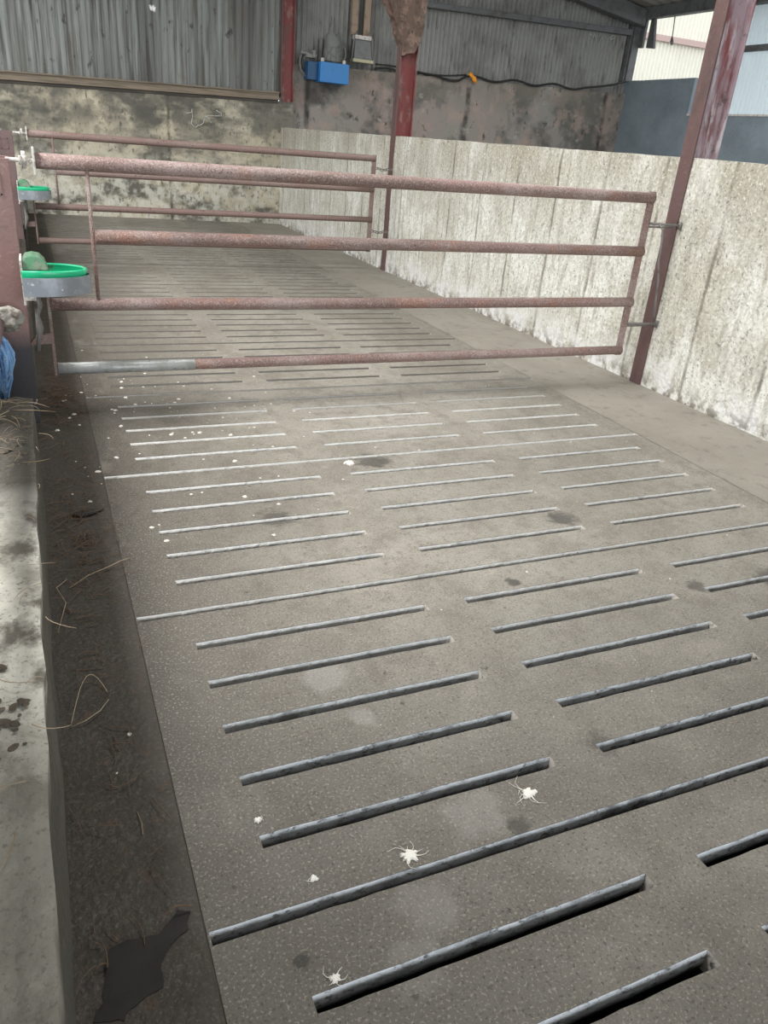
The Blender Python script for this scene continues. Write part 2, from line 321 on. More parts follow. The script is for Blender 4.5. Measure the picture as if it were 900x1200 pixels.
def rough_block(x0, x1, y0, y1, z0, z1, step=.15, amp=.008, sc=4, slope=0):
    """A cast block whose faces wander a little; slope raises the top per metre of x."""
    bm = bmesh.new(); box(bm, x0, x1, y0, y1, z0, z1)
    for ax, lo, hi in ((0, x0, x1), (1, y0, y1), (2, z0, z1)):
        n = max(1, min(90, int((hi-lo)/step)))
        for i in range(1, n):
            co = [0, 0, 0]; co[ax] = lo + (hi-lo)*i/n; no = [0, 0, 0]; no[ax] = 1
            bmesh.ops.bisect_plane(bm, geom=bm.verts[:]+bm.edges[:]+bm.faces[:], plane_co=co, plane_no=no)
    for v in bm.verts:
        w = noise.noise_vector(v.co*sc) * amp
        if v.co.z <= z0 + 1e-4: w.z = 0
        if slope: v.co.z += slope*(v.co.x-x0)*((v.co.z-z0)/(z1-z0))
        v.co += w
    return bm
def corrugated(axis, a0, a1, z0f, z1f, depth, pitch, amp, sharp=1.0, thick=.004):
    """Ribbed sheet standing upright: ribs run in z, profile wanders in the depth direction."""
    bm = bmesh.new(); n = int((a1-a0)/pitch*6)
    cols = []
    for i in range(n+1):
        a = a0 + (a1-a0)*i/n; s = math.sin(2*math.pi*(a-a0)/pitch)
        s = max(-1, min(1, s*sharp)); d = depth + amp*s
        row = []
        for th in (0, thick):
            for zf in (z0f, z1f):
                p = (a, d+th, zf(a)) if axis == 0 else (d+th, a, zf(a))
                row.append(bm.verts.new(p))
        cols.append(row)
    for c0, c1 in zip(cols, cols[1:]):
        bm.faces.new((c0[0], c1[0], c1[1], c0[1])); bm.faces.new((c0[2], c0[3], c1[3], c1[2]))
        bm.faces.new((c0[1], c1[1], c1[3], c0[3])); bm.faces.new((c0[0], c0[2], c1[2], c1[0]))
    for c in (cols[0], cols[-1]): bm.faces.new((c[0], c[1], c[3], c[2]))
    return bm
def copy_tree(o, parent=None):
    c = o.copy(); C.objects.link(c); c.parent = parent
    for ch in list(o.children): copy_tree(ch, c)
    return c

# ------------------------------------------------------------------ slatted floor
XS = [.171, .329, 1.129, 1.281, 2.085, 2.241, 3.044, 3.195]
Y0, P = .9939, .19298
XW = 3.97; YB = 13.74
fl = bmesh.new()
def q(pts, mi=0, up=True):
    f = fl.faces.new([fl.verts.new(p) for p in pts]); f.material_index = mi
    f.normal_update()
    return f
def rect(x0, x1, y0, y1, z=0, mi=0): q([(x0, y0, z), (x1, y0, z), (x1, y1, z), (x0, y1, z)], mi)
HW, MARG, DEP, CH = .0155, .034, .16, .003
def slot(xa, xb, yc, joint=False, k=0):
    """cut one slot in the band yc +- MARG: ragged worn edges, chamfered arris, sloping ends"""
    hw = HW*(.82 if joint else 1.0)
    n = max(6, int((xb-xa)/(.05 if yc < 6 else .2)))
    xs = [xa + (xb-xa)*i/n for i in range(n+1)]
    w = lambda x, s: hw + .0022*noise.noise(Vector((x*22, yc*9, s*5.3)))
    lo = [(x, yc - w(x, 0)) for x in xs]; hi = [(x, yc + w(x, 1)) for x in xs]
    for i in range(n):
        (xa_, l0), (xb_, l1) = lo[i], lo[i+1]; h0, h1 = hi[i][1], hi[i+1][1]
        q([(xa_, yc-MARG, 0), (xb_, yc-MARG, 0), (xb_, l1-CH, 0), (xa_, l0-CH, 0)])
        q([(xa_, h0+CH, 0), (xb_, h1+CH, 0), (xb_, yc+MARG, 0), (xa_, yc+MARG, 0)])
        # far wall (faces the near side): chamfer then drop
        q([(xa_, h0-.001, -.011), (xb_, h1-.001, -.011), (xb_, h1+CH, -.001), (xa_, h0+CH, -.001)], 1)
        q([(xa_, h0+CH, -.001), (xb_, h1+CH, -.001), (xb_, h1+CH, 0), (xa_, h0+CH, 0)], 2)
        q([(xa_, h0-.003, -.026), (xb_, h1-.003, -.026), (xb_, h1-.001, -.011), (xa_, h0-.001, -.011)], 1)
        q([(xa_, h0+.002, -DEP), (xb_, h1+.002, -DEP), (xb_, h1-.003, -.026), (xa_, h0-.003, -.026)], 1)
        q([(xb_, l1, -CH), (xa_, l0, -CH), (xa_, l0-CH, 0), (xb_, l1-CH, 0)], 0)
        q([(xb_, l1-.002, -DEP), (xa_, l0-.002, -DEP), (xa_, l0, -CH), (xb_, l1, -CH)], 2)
    for x, (l, h), s in ((xa, (lo[0][1], hi[0][1]), 1), (xb, (lo[-1][1], hi[-1][1]), -1)):
        a, b = l-CH, h+CH
        pts = [(x, a, 0), (x, b, 0), (x+s*.009, h, -.05), (x+s*.009, l, -.05)]
        q(pts if s > 0 else pts[::-1], 3)
        pts = [(x+s*.009, l, -.05), (x+s*.009, h, -.05), (x+s*.012, h, -DEP), (x+s*.012, l, -DEP)]
        q(pts if s > 0 else pts[::-1], 2)
K0, K1 = -24, 66
prev = Y0 + K0*P - MARG
ystart = prev
for k in range(K0, K1):
    yc = Y0 + P*k
    a, b = yc - MARG, yc + MARG
    if a > prev: rect(XS[0], XS[7], prev, a)
    if k % 6 == 0:
        slot(XS[0]+.004, XS[7]-.004, yc, True)
        rect(XS[0], XS[0]+.004, a, b); rect(XS[7]-.004, XS[7], a, b)
    else:
        rect(XS[0], XS[1], a, b); rect(XS[2], XS[3], a, b); rect(XS[4], XS[5], a, b); rect(XS[6], XS[7], a, b)
        for i in (1, 3, 5): slot(XS[i], XS[i+1], yc)
    prev = b
rect(XS[0], XS[7], prev, YB+.1)
# long joints either side of the slats, and the solid strips
G = .0022
for xg, s in ((XS[0], -1), (XS[7], 1)):
    n = 160
    for i in range(n):
        ya, yb = ystart + (YB+.1-ystart)*i/n, ystart + (YB+.1-ystart)*(i+1)/n
        o1 = G + .004*abs(noise.noise(Vector((xg, ya*6, 0)))); o2 = G + .004*abs(noise.noise(Vector((xg, yb*6, 0))))
        zj = -.003
        if s < 0:
            q([(xg-o1, ya, zj), (xg, ya, zj), (xg, yb, zj), (xg-o2, yb, zj)], 4)
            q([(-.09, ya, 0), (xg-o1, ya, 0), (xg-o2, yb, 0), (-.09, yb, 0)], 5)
        else:
            q([(xg, ya, zj), (xg+o1, ya, zj), (xg+o2, yb, zj), (xg, yb, zj)], 4)
            q([(xg+o1, ya, 0), (XW+.02, ya, 0), (XW+.02, yb, 0), (xg+o2, yb, 0)], 6)
q([(-.2, ystart, -.45), (XW, ystart, -.45), (XW, YB, -.45), (-.2, YB, -.45)], 7)
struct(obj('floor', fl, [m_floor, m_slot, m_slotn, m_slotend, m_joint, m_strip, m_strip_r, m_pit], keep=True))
# floors outside the pen
bm = bmesh.new(); box(bm, -9, -.55, -8, YB, -.1, .02); struct(obj('floor_passage', bm, m_passage))
bm = bmesh.new(); box(bm, 4.17, 11.0, -8, 13.9, -.1, .0); struct(obj('floor_far_bay', bm, m_passage))
bm = bmesh.new(); box(bm, -40, 40, -40, 40, -.75, -.6); struct(obj('floor_yard', bm, m_ground))

# ------------------------------------------------------------------ walls
struct(obj('wall_right', rough_block(XW, XW+.2, -6, YB+.1, -.1, 1.515, .13, .009, 3.2), m_wallr, smooth=False))
# low concrete walls under the feed barrier, one piece per bay
for ya, yb in ((-4, 3.36), (4.36, 8.1), (9.1, YB)):
    struct(obj('wall_left', rough_block(-.62, -.078, ya, yb, -.1, .37, .05 if ya < 0 else .12, .011, 7), m_kerb, bevel=0))
struct(obj('wall_shade_strip', rough_block(-.48, -.40, 3.0, 8.2, -.1, .85, .2, .006, 4), m_passage))  # unseen wall added to keep light off the floor strip
# back wall: stained concrete below, board, sheeting above (they climb a little to the right)
SL = .028
struct(obj('wall_back', rough_block(-6, XW+.2, YB, YB+.22, -.1, 1.62, .2, .008, 3, SL), m_back))
bm = bmesh.new()
for za, zb, ya, mi in ((1.76, 1.80, YB-.02, 1), (1.80, 1.90, YB-.05, 0), (1.895, 1.92, YB-.075, 0)):
    hexa(bm, [(-6, ya, za-.165), (XW-.06, ya, za+SL*(XW)), (XW-.06, YB+.1, za+SL*XW), (-6, YB+.1, za-.165),
              (-6, ya, zb-.165), (XW-.06, ya, zb+SL*XW), (XW-.06, YB+.1, zb+SL*XW), (-6, YB+.1, zb-.165)], mi)
struct(obj('trim_1', bm, [m_wood, m_wood_d], bevel=.006))
def roofz(x): return 3.98 + (11.1-x)*.135
struct(obj('wall_back_sheeting', corrugated(0, -6, XW+.12, lambda x: 1.85+SL*x, lambda x: roofz(x)+.05, YB+.13, .105, .006, 1.8), m_sheet))
# gable wall of the neighbouring bay
YG = 13.9
struct(obj('wall_gable', rough_block(XW+.2, 11.05, YG, YG+.22, -.1, 2.47, .3, .006, 3, .030), m_gable))
struct(obj('wall_gable_sheeting', corrugated(0, XW+.0, 11.0, lambda x: 2.44+.03*(x-4.17), lambda x: roofz(x)+.05, YG+.10, .085, .021, 1.0), m_sheet2))
# side wall of that bay: a high piece in the corner, a lower one towards the camera
struct(obj('wall_side_high', rough_block(11.0, 11.35, 12.06, YG+.22, -.1, 2.9, .3, .006, 3), m_side))
struct(obj('wall_side_low', rough_block(11.0, 11.3, -6, 12.06, -.1, 2.31, .3, .006, 3), m_side))
struct(obj('wall_side_sheeting', corrugated(1, -6, 11.75, lambda y: 2.32, lambda y: 4.1, 11.12, .085, .013, 1.0, .003), m_trans))
bm = bmesh.new(); box(bm, 10.985, 11.3, -6, 12.06, 2.305, 2.335); struct(obj('trim_2', bm, m_white))
# unseen wall beside the feed passage, added to shade the near floor
struct(obj('wall_shade_added', rough_block(-1.15, -1.05, -6, 2.0, .0, 4.8, .5, .003, 2), m_passage))
# roof over both bays
bm = bmesh.new()
n = 260; rows = []
for i in range(n+1):
    y = -9 + (YG+.6+9)*i/n; d = .012*math.sin(2*math.pi*i/3.0)
    rows.append([bm.verts.new((x, y, roofz(x)+.10+d+t)) for t in (0, .01) for x in (-7.5, 11.5)])
for a, b in zip(rows, rows[1:]):
    bm.faces.new((a[0], a[1], b[1], b[0])); bm.faces.new((a[2], b[2], b[3], a[3]))
struct(obj('ceiling', bm, m_roof))
# ------------------------------------------------------------------ frame timbers and steels of the neighbouring bay
bm = bmesh.new(); box(bm, 10.94, 11.1, -6, YG, 3.905, 4.09)
tag(obj('eaves_beam', bm, m_steel, bevel=.006), 'long dark beam under the roof edge at top right of the photo', 'beam')
bm = bmesh.new()
ya, yb = YG-.28, YG-.08
hexa(bm, [(4.6, ya, roofz(4.6)-.22), (10.94, ya, roofz(10.94)-.22), (10.94, yb, roofz(10.94)-.22), (4.6, yb, roofz(4.6)-.22),
          (4.6, ya, roofz(4.6)+.05), (10.94, ya, roofz(10.94)+.05), (10.94, yb, roofz(10.94)+.05), (4.6, yb, roofz(4.6)+.05)])
tag(obj('rafter', bm, m_steel, bevel=.01), 'sloping dark grey rafter against the end wall under the roof', 'rafter')
bm = bmesh.new(); hexa(bm, [(5.9, YG-.04, 3.53), (10.85, YG-.04, 3.64), (10.85, YG+.08, 3.64), (5.9, YG+.08, 3.53),
                            (5.9, YG-.04, 3.61), (10.85, YG-.04, 3.74), (10.85, YG+.08, 3.74), (5.9, YG+.08, 3.61)])
tag(obj('sheeting_rail', bm, m_steel, bevel=.008), 'horizontal grey rail across the ribbed sheeting of the end wall', 'rail')
bm = bmesh.new(); box(bm, 10.9, 11.06, YG-.06, YG+.1, 2.88, 3.92)
box(bm, 10.86, 10.90, YG-.02, YG+.1, 2.88, 3.92)
tag(obj('corner_post', bm, m_steel, bevel=.006), 'grey corner post between end wall sheeting and the bright opening', 'post')
bm = bmesh.new(); box(bm, 11.03, 11.10, -6, 11.75, 3.25, 3.34)
tag(obj('sheeting_rail', bm, m_steel, bevel=.006), 'bluish rail on the pale translucent side sheeting right of the red column', 'rail')
# hanging bits in the opening
t = thing('light_fitting', 'pair of grey metal flaps hanging at the corner of the bright opening', 'fitting', (11.06, 13.66, 3.42))
bm = bmesh.new(); box(bm, -.03, .03, .06, .165, .03, .484); obj('flap', bm, m_steel, t, bevel=.01)
bm = bmesh.new(); hexa(bm, [(-.03, -.28, .0), (.03, -.28, 0), (.03, -.06, .02), (-.03, -.06, .02), (-.03, -.16, .484), (.03, -.16, .484), (.03, -.06, .484), (-.03, -.06, .484)]); obj('flap', bm, m_steel, t, bevel=.01)
t = thing('hanging_hook', 'thin dark rod with a hook end hanging in the bright opening', 'hook', (11.0, 12.88, 3.45))
bm = bmesh.new(); tube(bm, [(0, .05, .47), (0, .02, .25), (0, 0, .06)], .009, 8); obj('rod', bm, m_steel, t)
bm = bmesh.new(); tube(bm, [(0, .01, .12), (0, -.01, .05), (0, -.03, 0)], [.012, .032, .02], 10); obj('hook_end', bm, m_steel, t)
# the shed across the yard
struct(obj('wall_outside', corrugated(0, 11.4, 26, lambda x: -.6, lambda x: 10.0, 17.0, .11, .022, 1.3), m_facade))
bm = bmesh.new(); hexa(bm, [(11.4, 16.90, 4.12), (26, 16.90, 4.12), (26, 16.99, 4.12), (11.4, 16.99, 4.12), (11.4, 16.90, 4.24), (26, 16.90, 4.24), (26, 16.99, 4.24), (11.4, 16.99, 4.24)])
tag(obj('cladding_rail', bm, m_rail_pk), 'faded pink rail on the cream ribbed building seen through the opening', 'rail')

# ------------------------------------------------------------------ steel columns on the pen wall
def column(y, label, top, gusset=False, m_col=m_col):
    t = thing('steel_column', label, 'column', (XW, y, 0), 'red steel columns along the right wall')
    bm = bmesh.new(); box(bm, -.016, -.002, -.055, .055, 0, top); obj('front_flange', bm, m_col_f, t, bevel=.002)
    bm = bmesh.new(); box(bm, -.002, .185, -.006, .006, 0, top); obj('web', bm, m_col, t)
    bm = bmesh.new(); box(bm, .185, .199, -.055, .055, 0, top); obj('rear_flange', bm, m_col, t, bevel=.002)
    if gusset:
        bm = bmesh.new()
        prof = [(-.015, 2.32), (-.02, 2.42), (-.07, 2.52), (-.09, 2.64), (-.16, 2.72), (-.25, 2.84), (-.34, 3.1), (-.5, top), (.24, top), (.235, 2.8), (.22, 2.62), (.20, 2.45), (.12, 2.36)]
        fr = [bm.verts.new((x, -.085, z)) for x, z in prof]; bk = [bm.verts.new((x, .075, z)) for x, z in prof]
        bm.faces.new(fr); bm.faces.new(bk[::-1])
        for i in range(len(prof)): bm.faces.new((fr[i], bk[i], bk[(i+1) % len(prof)], fr[(i+1) % len(prof)]))
        bmesh.ops.triangulate(bm, faces=[f for f in bm.faces if len(f.verts) > 4])
        bmesh.ops.subdivide_edges(bm, edges=bm.edges[:], cuts=5, use_grid_fill=True)
        for v in bm.verts: v.co += noise.noise_vector(v.co*13)*.02
        g = obj('haunch', bm, m_flake, t); g['label'] = 'flaking brown rusted haunch widening towards the roof'
    return t
column(4.255, 'red steel column nearest the camera, beside the near gate latch', roofz(4)-.1)
column(9.05, 'red steel column with flaking brown haunch, beside the far gate latch', roofz(4)-.1, True, m_col_d)
t = column(13.80, 'dark red steel column in the far corner of the pen', roofz(4)-.1, False, m_col_d)

# ------------------------------------------------------------------ gates
def make_gate():
    t = thing('pen_gate', 'near rusty pink four rail tubular gate with a galvanised piece in its bottom rail', 'gate', (0, 4.2, 0), 'tubular gates across the pen')
    def rail(x0, x1, z0, z1, r, bow=0):
        bm = bmesh.new(); n = 10
        tube(bm, [(x0+(x1-x0)*i/n, 0, z0+(z1-z0)*i/n + bow*math.sin(math.pi*i/n)) for i in range(n+1)], r, 20)
        return obj('rail', bm, m_pipe, t)
    rail(.038, 3.705, 1.238, 1.262, .0345)
    rail(.278, 3.712, .913, .930, .0325)
    rail(.042, 3.715, .580, .598, .0315)
    r4 = rail(.045, 3.712, .250, .266, .0290)
    bm = bmesh.new(); tube(bm, [(.043, 0, .250), (.40, 0, .2516), (.745, 0, .253)], .0312, 20)
    g = obj('pipe_sleeve', bm, m_galv, r4); g['label'] = 'pale galvanised sleeve on the bottom rail'
    bm = bmesh.new()
    hexa(bm, [(3.668, -.006, .232), (3.722, -.006, .232), (3.722, .006, .232), (3.668, .006, .232), (3.668, -.006, 1.300), (3.722, -.006, 1.300), (3.722, .006, 1.300), (3.668, .006, 1.300)])
    obj('end_stile', bm, m_pipe, t, bevel=.002)
    bm = bmesh.new(); box(bm, .024, .039, -.008, .008, .215, .655); obj('hinge_stile', bm, m_pipe, t, bevel=.002)
    bm = bmesh.new(); tube(bm, [(.262, -.012, 1.235), (.264, -.012, .9), (.268, -.012, .585)], .0095, 10); obj('upright_rod', bm, m_pipe, t)
    # top hinge: plate welded on the rail end, eye bolt to the post
    h = bmesh.new(); box(h, .030, .040, -.045, .045, 1.175, 1.295); h = obj('hinge_plate', h, m_white, t, bevel=.003)
    bm = bmesh.new(); tube(bm, [(-.085, 0, 1.236), (.035, 0, 1.236)], .010, 10)
    tube(bm, [(-.03, 0, 1.236), (-.018, 0, 1.236)], .022, 6); tube(bm, [(-.008, 0, 1.236), (.004, 0, 1.236)], .022, 6)
    tube(bm, [(-.008, 0, 1.20), (-.008, 0, 1.275)], .009, 8); obj('hinge_bolt', bm, m_white, h)
    # bottom hinge bracket
    bm = bmesh.new(); hexa(bm, [(-.085, -.015, .375), (.025, -.015, .385), (.025, .02, .385), (-.085, .02, .375), (-.045, -.015, .425), (.025, -.015, .432), (.025, .02, .432), (-.045, .02, .425)])
    obj('hinge_bracket', bm, m_pipe, t, bevel=.003)
    return t
def latches(t, dark):
    for z, n in ((1.10, 'upper'), (.447, 'lower')):
        bm = bmesh.new()
        tube(bm, [(3.715, -.008, z+.008), (3.96, -.03, z+.006)], .0085, 10); tube(bm, [(3.715, .014, z-.014), (3.93, .01, z-.012)], .007, 10)
        tube(bm, [(3.955, -.03, z+.03), (3.955, -.03, z-.02)], .010, 8)
        obj('latch_bar', bm, m_galv_d, t)
    bm = bmesh.new()
    pts = [(3.79, -.02, 1.105), (3.815, -.035, 1.075), (3.825, -.04, 1.0), (3.825, -.05, .88), (3.86, -.05, .76), (3.88, -.05, .62), (3.91, -.045, .47)]
    tube(bm, pts, .007, 8); obj('latch_rod', bm, m_galv_d, t)
gate = make_gate(); 
far = copy_tree(gate); far.location = (0, 8.93, 0)
far['label'] = 'far brown tubular gate seen through the rails of the near one'
for c in far.children:
    c.data = c.data.copy()
    for i, mm in enumerate(c.data.materials):
        if mm == m_pipe: c.data.materials[i] = m_pipe_f
    for g in list(c.children):
        if g.name.startswith('pipe_sleeve'): bpy.data.objects.remove(g)
latches(gate, False)
for z in (1.16, .47):
    bm = bmesh.new()
    for i in range(6):
        x = 3.73 + .036*i; zz = z + .004*math.sin(i*2.1) - .012*math.sin(math.pi*i/5)
        ring = [(x + .026*math.cos(a), .012*math.sin(a)*(i % 2), zz + .012*math.sin(a)*(1-.3*(i % 2))) for a in [2*math.pi*k/8 for k in range(9)]]
        tube(bm, ring, .0045, 6, caps=False)
    obj('latch_chain', bm, m_galv_d, far)

# ------------------------------------------------------------------ gate posts of the feed barrier
def make_post():
    t = thing('gate_post', 'pinkish brown steel post at left edge carrying the near gate', 'post', (-.07, 4.1, 0), 'steel posts of the feed barrier')
    bm = bmesh.new(); box(bm, -.2, 0, -.006, .006, 0, 1.245); obj('front_flange', bm, m_post, t, bevel=.002)
    bm = bmesh.new(); box(bm, -.106, -.094, .006, .188, 0, 1.245); obj('web', bm, m_post, t)
    bm = bmesh.new(); box(bm, -.2, 0, .188, .2, 0, 1.245); obj('rear_flange', bm, m_post, t, bevel=.002)
    bm = bmesh.new()
    for a in ((-.11, -.042, -.010, -.006, 1.09, 1.097), (-.11, -.042, -.010, -.006, 1.178, 1.185), (-.049, -.042, -.010, -.006, 1.09, 1.185), (-.11, -.103, -.010, -.006, 1.09, 1.185)): box(bm, *a)
    obj('weld_outline', bm, m_post, t)
    return t
post = make_post()
pf = copy_tree(post); pf.location = (-.092, 8.82, 0); pf['label'] = 'duller purple steel post carrying the far gate, behind the near post'
for c in pf.children:
    c.data = c.data.copy(); c.data.materials[0] = m_post_f
# feed rail fixed to the near post with a rough lump, blue twine hung over it
t = thing('feed_rail', 'steel feed rail running from the near post out of the left edge', 'rail', (-.2, 4.05, .55))
bm = bmesh.new(); tube(bm, [(0, 0, 0), (-.03, -1.5, .0), (-.06, -4, .0)], .034, 14); obj('pipe', bm, m_post_f, t)
bm = bmesh.new(); bmesh.ops.create_icosphere(bm, subdivisions=4, radius=.075)
for v in bm.verts: v.co = Vector((v.co.x*1.0, v.co.y*.6, v.co.z*.8)) + noise.noise_vector(v.co*26)*.016
l = obj('crusted_bracket', bm, m_lump, t, loc=(.04, -.08, .01)); l['label'] = 'rough white crusted bracket'
bm = bmesh.new()
for i in range(90):
    a = rnd.uniform(0, 2*math.pi); rr = .062*math.sqrt(rnd.random()); x0, y0 = rr*math.cos(a), rr*math.sin(a)*.7
    L = rnd.uniform(.22, .33); pts = []
    for k in range(7):
        u = k/6; bulge = .55 + .9*math.sin(math.pi*min(1, u*1.15))
        pts.append((x0*bulge + .006*math.sin(9*u+i), y0*bulge + .006*math.cos(7*u+i*2), .09 - L*u))
    tube(bm, pts, rnd.uniform(.004, .0075), 5)
tag(obj('twine_bundle', bm, m_blue_t, loc=(-.222, 3.86, .43)), 'bundle of blue baler twine hanging at the left edge', 'twine')

# ------------------------------------------------------------------ drinking bowls
def make_bowl():
    t = thing('water_bowl', 'near green cattle drinking bowl with a grey metal guard band', 'drinking bowl', (-.07, 3.98, .68), 'green drinking bowls on the gate posts')
    n = 28
    def outline(s, grow=0):
        pts = [(0, -.118*s-grow)]
        for i in range(n+1):
            a = -math.pi/2 + math.pi*i/n
            pts.append((.10 + (.185*s+grow)*math.cos(a), (.118*s+grow)*math.sin(a)))
        pts.append((0, .118*s+grow)); return pts
    def loft(specs, cap0=True, cap1=True):
        bm = bmesh.new(); rs = [[bm.verts.new((x, y, z)) for x, y in outline(s, g)] for s, g, z in specs]
        for a, b in zip(rs, rs[1:]):
            for k in range(len(a)): bm.faces.new((a[k], a[(k+1) % len(a)], b[(k+1) % len(a)], b[k]))
        if cap0: bm.faces.new(rs[0])
        if cap1: bm.faces.new(rs[-1])
        return bm
    b = obj('bowl', loft([(.62, 0, .0), (.9, 0, .045), (.98, 0, .095), (1.0, 0, .112), (.97, 0, .118), (.90, 0, .114), (.93, 0, .108), (.84, 0, .03)]), m_green, t, smooth=True)
    obj('water', loft([(.84, -.004, .036), (.84, -.004, .0365)]), m_water, b)
    # guard band: a strip bent round the bowl, standing a little off it
    bm = bmesh.new(); o_ = outline(1.0, .012); i_ = outline(1.0, .007); rows = []
    for (xo, yo), (xi, yi) in zip(o_, i_):
        dip = .006*max(0, (xo-.05)/.25)
        rows.append([bm.verts.new(p) for p in ((xo, yo, .004+dip), (xo, yo, .088+dip*.4), (xi, yi, .088+dip*.4), (xi, yi, .004+dip))])
    for a, c in zip(rows, rows[1:]):
        for k in range(4): bm.faces.new((a[k], a[(k+1) % 4], c[(k+1) % 4], c[k]))
    bm.faces.new(rows[0]); bm.faces.new(rows[-1])
    obj('guard_band', bm, m_band, t, smooth=False)
    bm = bmesh.new(); prof = [(.006, .112), (.008, .150), (.02, .172), (.05, .180), (.082, .174), (.102, .150), (.115, .112)]
    rows = [[bm.verts.new((x, y*(1-.35*max(0, (z-.14)/.04)), z)) for x, z in prof] for y in (-.082, -.03, .03, .082)]
    for a, c in zip(rows, rows[1:]):
        for k in range(len(prof)-1): bm.faces.new((a[k], a[k+1], c[k+1], c[k]))
        bm.faces.new((a[0], c[0], c[-1], a[-1]))
    bm.faces.new(rows[0]); bm.faces.new(rows[-1])
    obj('valve_cover', bm, m_green_d, t, bevel=.006)
    bm = bmesh.new(); box(bm, -.004, .006, -.10, .10, -.035, .16)
    for v in bm.verts:
        if v.co.z < 0: v.co.z += .01*math.sin(v.co.y*90)
    box(bm, .004, .05, -.1, -.095, -.018, .0); obj('mounting_plate', bm, m_white, t, bevel=.002)
    bm = bmesh.new(); pts = [(.05, .02, .0), (.055, .02, -.06), (.045, .02, -.11), (.05, .02, -.17), (.04, .02, -.22), (.03, .02, -.28)]
    tube(bm, pts, [.012, .019, .010, .018, .010, .012], 10); obj('supply_pipe', bm, m_galv_d, t)
    return t
bowl = make_bowl(); bf = copy_tree(bowl); bf.location = (-.098, 8.70, .66)
bf['label'] = 'far green drinking bowl beside the far gate, seen above the near bowl'

# ------------------------------------------------------------------ equipment on the gable wall
t = thing('power_pack', 'blue metal box with a grey motor on top, mounted on the back wall', 'machine', (4.76, YG-.01, 2.24))
bm = bmesh.new(); box(bm, -.20, .30, -.32, 0, .0, .29); k_ = obj('tank', bm, m_blue, t, bevel=.008)
bm = bmesh.new(); box(bm, -.38, -.205, -.22, 0, .02, .28); obj('side_cabinet', bm, m_navy, t, bevel=.006)
bm = bmesh.new(); lathe(bm, [(.13, .30), (.15, .32), (.15, .5), (.14, .52), (.14, .60), (.125, .68), (.115, .70)], (.06, -.15, 0), 24)
for k in range(12):
    a = 2*math.pi*k/12; tube(bm, [(.06+.15*math.cos(a), -.15+.15*math.sin(a), .33), (.06+.15*math.cos(a), -.15+.15*math.sin(a), .5)], .008, 5)
obj('motor', bm, m_motor, t)
bm = bmesh.new(); box(bm, -.10, .24, -.28, -.02, .29, .315); obj('motor_base', bm, m_black, t)
for px in (-.15, .22):
    bm = bmesh.new(); lathe(bm, [(.03, .29), (.03, .33), (.02, .345)], (px, -.27, 0), 12); obj('filler_cap', bm, m_white, t)
bm = bmesh.new(); box(bm, -.40, -.24, -.2, -.04, .33, .38); box(bm, -.30, -.26, -.22, -.18, .34, .44); tube(bm, [(-.48, -.12, .4), (-.2, -.12, .37)], .025, 8)
obj('valve_block', bm, m_hose, t, bevel=.004)
for i in range(3):
    bm = bmesh.new(); r0 = .14 + .03*i
    tube(bm, [(-.34 + r0*math.cos(a)*.75, -.05-.02*i, .26 + r0*math.sin(a)) for a in [math.radians(80 + 34*k) for k in range(9)]], .009, 6)
    obj('hose', bm, m_hose if i else m_black, t)
bm = bmesh.new(); tube(bm, [(.22, -.2, .32), (.27, -.2, .42), (.26, -.18, .52), (.16, -.16, .6)], .012, 8); obj('motor_cable', bm, m_hose, t)
t = thing('control_box', 'grey wall box with white cap and cream base below two tan pipes', 'control box', (5.36, YG+.02, 2.60))
bm = bmesh.new(); hexa(bm, [(-.16, -.16, .05), (.17, -.16, .05), (.17, 0, .05), (-.16, 0, .05), (-.14, -.12, .33), (.14, -.12, .33), (.14, 0, .33), (-.14, 0, .33)]); obj('body', bm, m_panel, t, bevel=.01)
bm = bmesh.new(); box(bm, -.15, .14, -.15, 0, .33, .39); obj('cap', bm, m_white, t, bevel=.006)
bm = bmesh.new(); box(bm, -.18, .19, -.18, 0, 0, .05); obj('base_strip', bm, m_cream, t, bevel=.006)
for s in (-1, 1):
    bm = bmesh.new(); tube(bm, [(s*.19, -.14, 0), (s*.165, -.14, .36), (s*.10, -.10, .44)], .012, 8); obj('side_bar', bm, m_hose, t)
for px in (-.13, .09):
    bm = bmesh.new(); box(bm, px-.055, px+.055, -.05, .02, .39, 2.0); obj('conduit', bm, m_tan, t, bevel=.01)
# cable along the top of the end wall, with its orange connector
zc = lambda x: 2.50 + .029*(x-4.17)
t = thing('power_cable', 'dark cable with an orange connector along the top of the concrete end wall', 'cable', (4.6, YG-.03, 2.5))
bm = bmesh.new(); pts = []
for i in range(41):
    x = 5.62 + (10.0-5.62)*i/40; pts.append((x-4.6, -.02, zc(x)-2.5 + .03*math.sin(i*.8) - (.04 if 8 < i < 16 else 0)))
pts += [(10.35-4.6, -.03, .24), (10.65-4.6, -.03, .30), (10.9-4.6, -.04, .38)]
tube(bm, pts, .018, 8); obj('cord', bm, m_black, t)
bm = bmesh.new(); pts = [(x-4.6, -.05, zc(x)-2.5+.03 - .04*math.sin(3*x)) for x in [5.62+.22*i for i in range(9)]]; tube(bm, pts, .014, 8); obj('cord', bm, m_black, t)
bm = bmesh.new(); tube(bm, [(2.83, -.06, .16), (2.88, -.06, .13), (2.92, -.06, .11), (2.93, -.06, .10), (2.98, -.06, .03)], [.028, .036, .022, .04, .034], 12); obj('connector', bm, m_orange, t)

